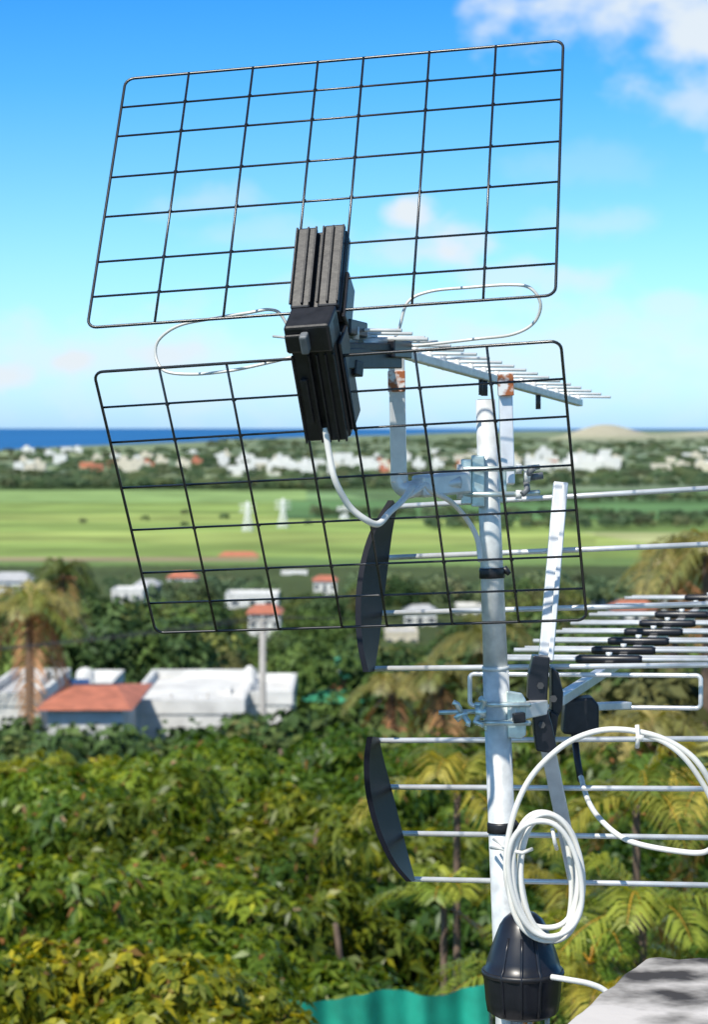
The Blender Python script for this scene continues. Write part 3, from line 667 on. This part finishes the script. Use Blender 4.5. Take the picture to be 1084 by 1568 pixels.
beam('reflector_arm_lower',W(838,1140,3.90),W(884,1362,3.99),.024,.02,(1,0,0),M_alu,ya)
def slab(name,pts,D,th,m_,par,bev=.002):
    n=len(pts); V=[W(x,y,D) for x,y in pts]+[W(x,y,D)+Vector((0,th,0)) for x,y in pts]
    meshobj(name,V,[tuple(range(n)),tuple(range(n,2*n))[::-1]]+[(i,(i+1)%n,n+(i+1)%n,n+i) for i in range(n)],m_,par,bev)
slab('bracket_upper',[(817,1004),(843,1007),(840,1040),(838,1080),(822,1082),(808,1070),(810,1035)],3.85,.035,M_blk2,ya)
slab('bracket_lower',[(816,1078),(838,1082),(846,1110),(854,1148),(840,1153),(822,1150),(818,1120)],3.85,.035,M_blk2,ya)
slab('bracket_side_upper',[(845,1022),(856,1030),(863,1060),(862,1085),(852,1105),(845,1090)],3.89,.05,M_blk,ya)
slab('bracket_side_lower',[(842,1088),(856,1095),(852,1125),(850,1135),(842,1112)],3.88,.03,M_blk,ya)
tubes('bracket_bolts',[([W(x,y,3.845),W(x,y,3.86)],.006) for x,y in ((828,1050),(830,1110),(848,1070))],M_dkmetal,ya,6)
beam('mast_arm',W(782,1092,3.80),W(832,1082,3.86),.024,.022,(0,0,1),M_alu,ya); beam('arm_end_cap',W(786,1100,3.785),W(804,1098,3.79),.016,.012,(0,0,1),M_blk,ya)
slab('clamp_plate',[(776,1058),(800,1062),(806,1072),(806,1126),(798,1132),(778,1130)],3.80,.012,M_galvb,ya)
slab('clamp_plate_back',[(742,1068),(756,1068),(756,1120),(742,1120)],3.81,.03,M_galvb,ya)
ub=[]
for y in (1079,1107): ub.append((smoothpts([W(728,y,3.80),W(750,y,3.79),W(772,y,3.788),W(790,y,3.79),W(812,y,3.80)],4),.0042))
ub.append(([W(672,1091,3.80),W(745,1089,3.80)],.0038))
tubes('u_bolts',ub,M_galvb,ya)
tubes('wing_nuts',[([W(698,1102,3.79),W(708,1093,3.79),W(716,1092,3.79)],.006),([W(708,1093,3.79),W(700,1078,3.78),W(694,1075,3.78)],.0045),([W(708,1093,3.79),W(718,1106,3.78),W(716,1112,3.78)],.0045),
 ([W(728,1091,3.79),W(744,1090,3.79)],.010),([W(736,1090,3.79),W(742,1074,3.78),W(736,1069,3.775)],.0048),([W(736,1090,3.79),W(728,1106,3.78),W(740,1110,3.775)],.0048)],M_galvb,ya,8)
P0=W(862,1068,3.99); slope=.262
Bf=lambda D: Vector((P0.x+(D-3.99)*slope,D,P0.z))
beam('boom',Vector((P0.x-.01,3.95,P0.z)),Bf(6.3),.018,.018,(1,0,0),M_alu,ya)
ex=Vector((math.cos(.27),-math.sin(.27),.02))
dl=[];dk=[];db=[]
for D in (4.48,4.66,4.86,5.08,5.30,5.55,5.82,6.1):
    p=Bf(D)+Vector((0,0,.016)); dl.append(([p-ex*.215,p+ex*.215],.0042)); 
    dk.append(([p-ex*.062,p-ex*.055,p+ex*.055,p+ex*.062],[.006,.0085,.0085,.006])); db.append(([p+Vector((0,0,.006)),p+Vector((0,0,.013))],.006))
    dl.append(([p-ex*.19+Vector((0,.05,.0)),p+ex*.19+Vector((0,.05,0))],.0036))
tubes('directors',dl,M_alu,ya); tubes('director_insulators',dk,M_blk2,ya,10); tubes('insulator_bolts',db,M_galv,ya)
pc=Bf(4.2)+Vector((0,0,-.012)); lp=[]
hw,hh=.203,.028
for cx,cz_,a0 in ((-1,1,90),(-1,-1,180),(1,-1,270),(1,1,0)):
    for k in range(6):
        a=math.radians(a0+k*18); lp.append(pc+ex*(cx*(hw-.008)+.008*math.cos(a))+Vector((0,0,cz_*(hh-.008)+.008*math.sin(a))))
tube('folded_dipole',lp,.0042,M_alu,ya,10,True)
slab('balun_box',[(866,1072),(908,1068),(918,1080),(918,1118),(900,1128),(862,1124)],4.08,.05,M_blk,ya,.004)
tube('balun_lead',[W(880,1124,4.1),W(884,1160,4.08),W(890,1195,4.05)],.006,M_blk,ya)
beam('dipole_mount',W(905,1082,4.1),W(962,1080,4.16),.013,.02,(0,0,1),M_alu,ya)
# ------------------------------------------------------------ cable coil and hanging leads
cc=empty('coaxial_cable')
cx0,cy0=838,1342
g=[]
for k in range(7):
    P=[]; rx=50+random.uniform(-10,9); ry=98+random.uniform(-16,9); ox=random.uniform(-6,6); oy=random.uniform(-5,6); rot=.10+random.uniform(-.13,.13); dd=3.65+.010*k
    for j in range(28):
        a=2*math.pi*j/28; x=rx*math.cos(a)*(1+.08*math.sin(2*a+k)); y=ry*math.sin(a)
        P.append(W(cx0+ox+x*math.cos(rot)+y*math.sin(rot)*.35,cy0+oy+y*math.cos(rot)+x*.1*math.sin(a*2),dd+.008*math.sin(a+k)))
    g.append(tube_geo(smoothpts(P,2,True),.0042,10,True))
v,f=merge(g); meshobj('coil',v,f,M_white,cc,smooth=True)
tubes('coil_ties',[([W(780,1302,3.655),W(800,1306,3.645),W(815,1300,3.66)],.003),([W(846,1268,3.65),W(850,1290,3.645),W(853,1300,3.66)],.003),([W(752,1298,3.79),W(778,1301,3.70)],.0025),([W(776,1299,3.69),W(756,1285,3.78)],.0018)],M_white,cc)
tube('large_loop',smoothpts([W(850,1440,3.70),(W(800,1415,3.70)),W(776,1345,3.69),W(782,1265,3.69),W(810,1195,3.69),W(858,1145,3.68),W(905,1122,3.67),W(950,1117,3.66),W(1005,1127,3.66),W(1050,1150,3.66),W(1078,1180,3.66),W(1098,1225,3.68),W(1100,1270,3.7),W(1084,1303,3.72),W(1035,1303,3.75),W(965,1288,3.80),W(925,1260,3.86),W(902,1228,3.95),W(890,1190,4.04)],8),.0045,M_white,cc,10)
tube('loop_overlap',smoothpts([W(975,1122,3.665),W(1015,1135,3.66),W(1050,1162,3.66),W(1080,1205,3.67),W(1096,1240,3.68)],6),.0043,M_white,cc,10)
tubes('loop_tie',[([W(976,1110,3.655),W(978,1130,3.65),W(976,1145,3.655)],.0035),([W(974,1128,3.652),W(986,1131,3.65)],.005)],M_white,cc)
tube('roof_lead',smoothpts([W(845,1496,3.68),W(870,1500,3.66),W(905,1507,3.60),W(930,1520,3.50),W(942,1548,3.38),W(950,1600,3.2)],8),.0045,M_white,cc,10)
print('objects',len(bpy.data.objects))
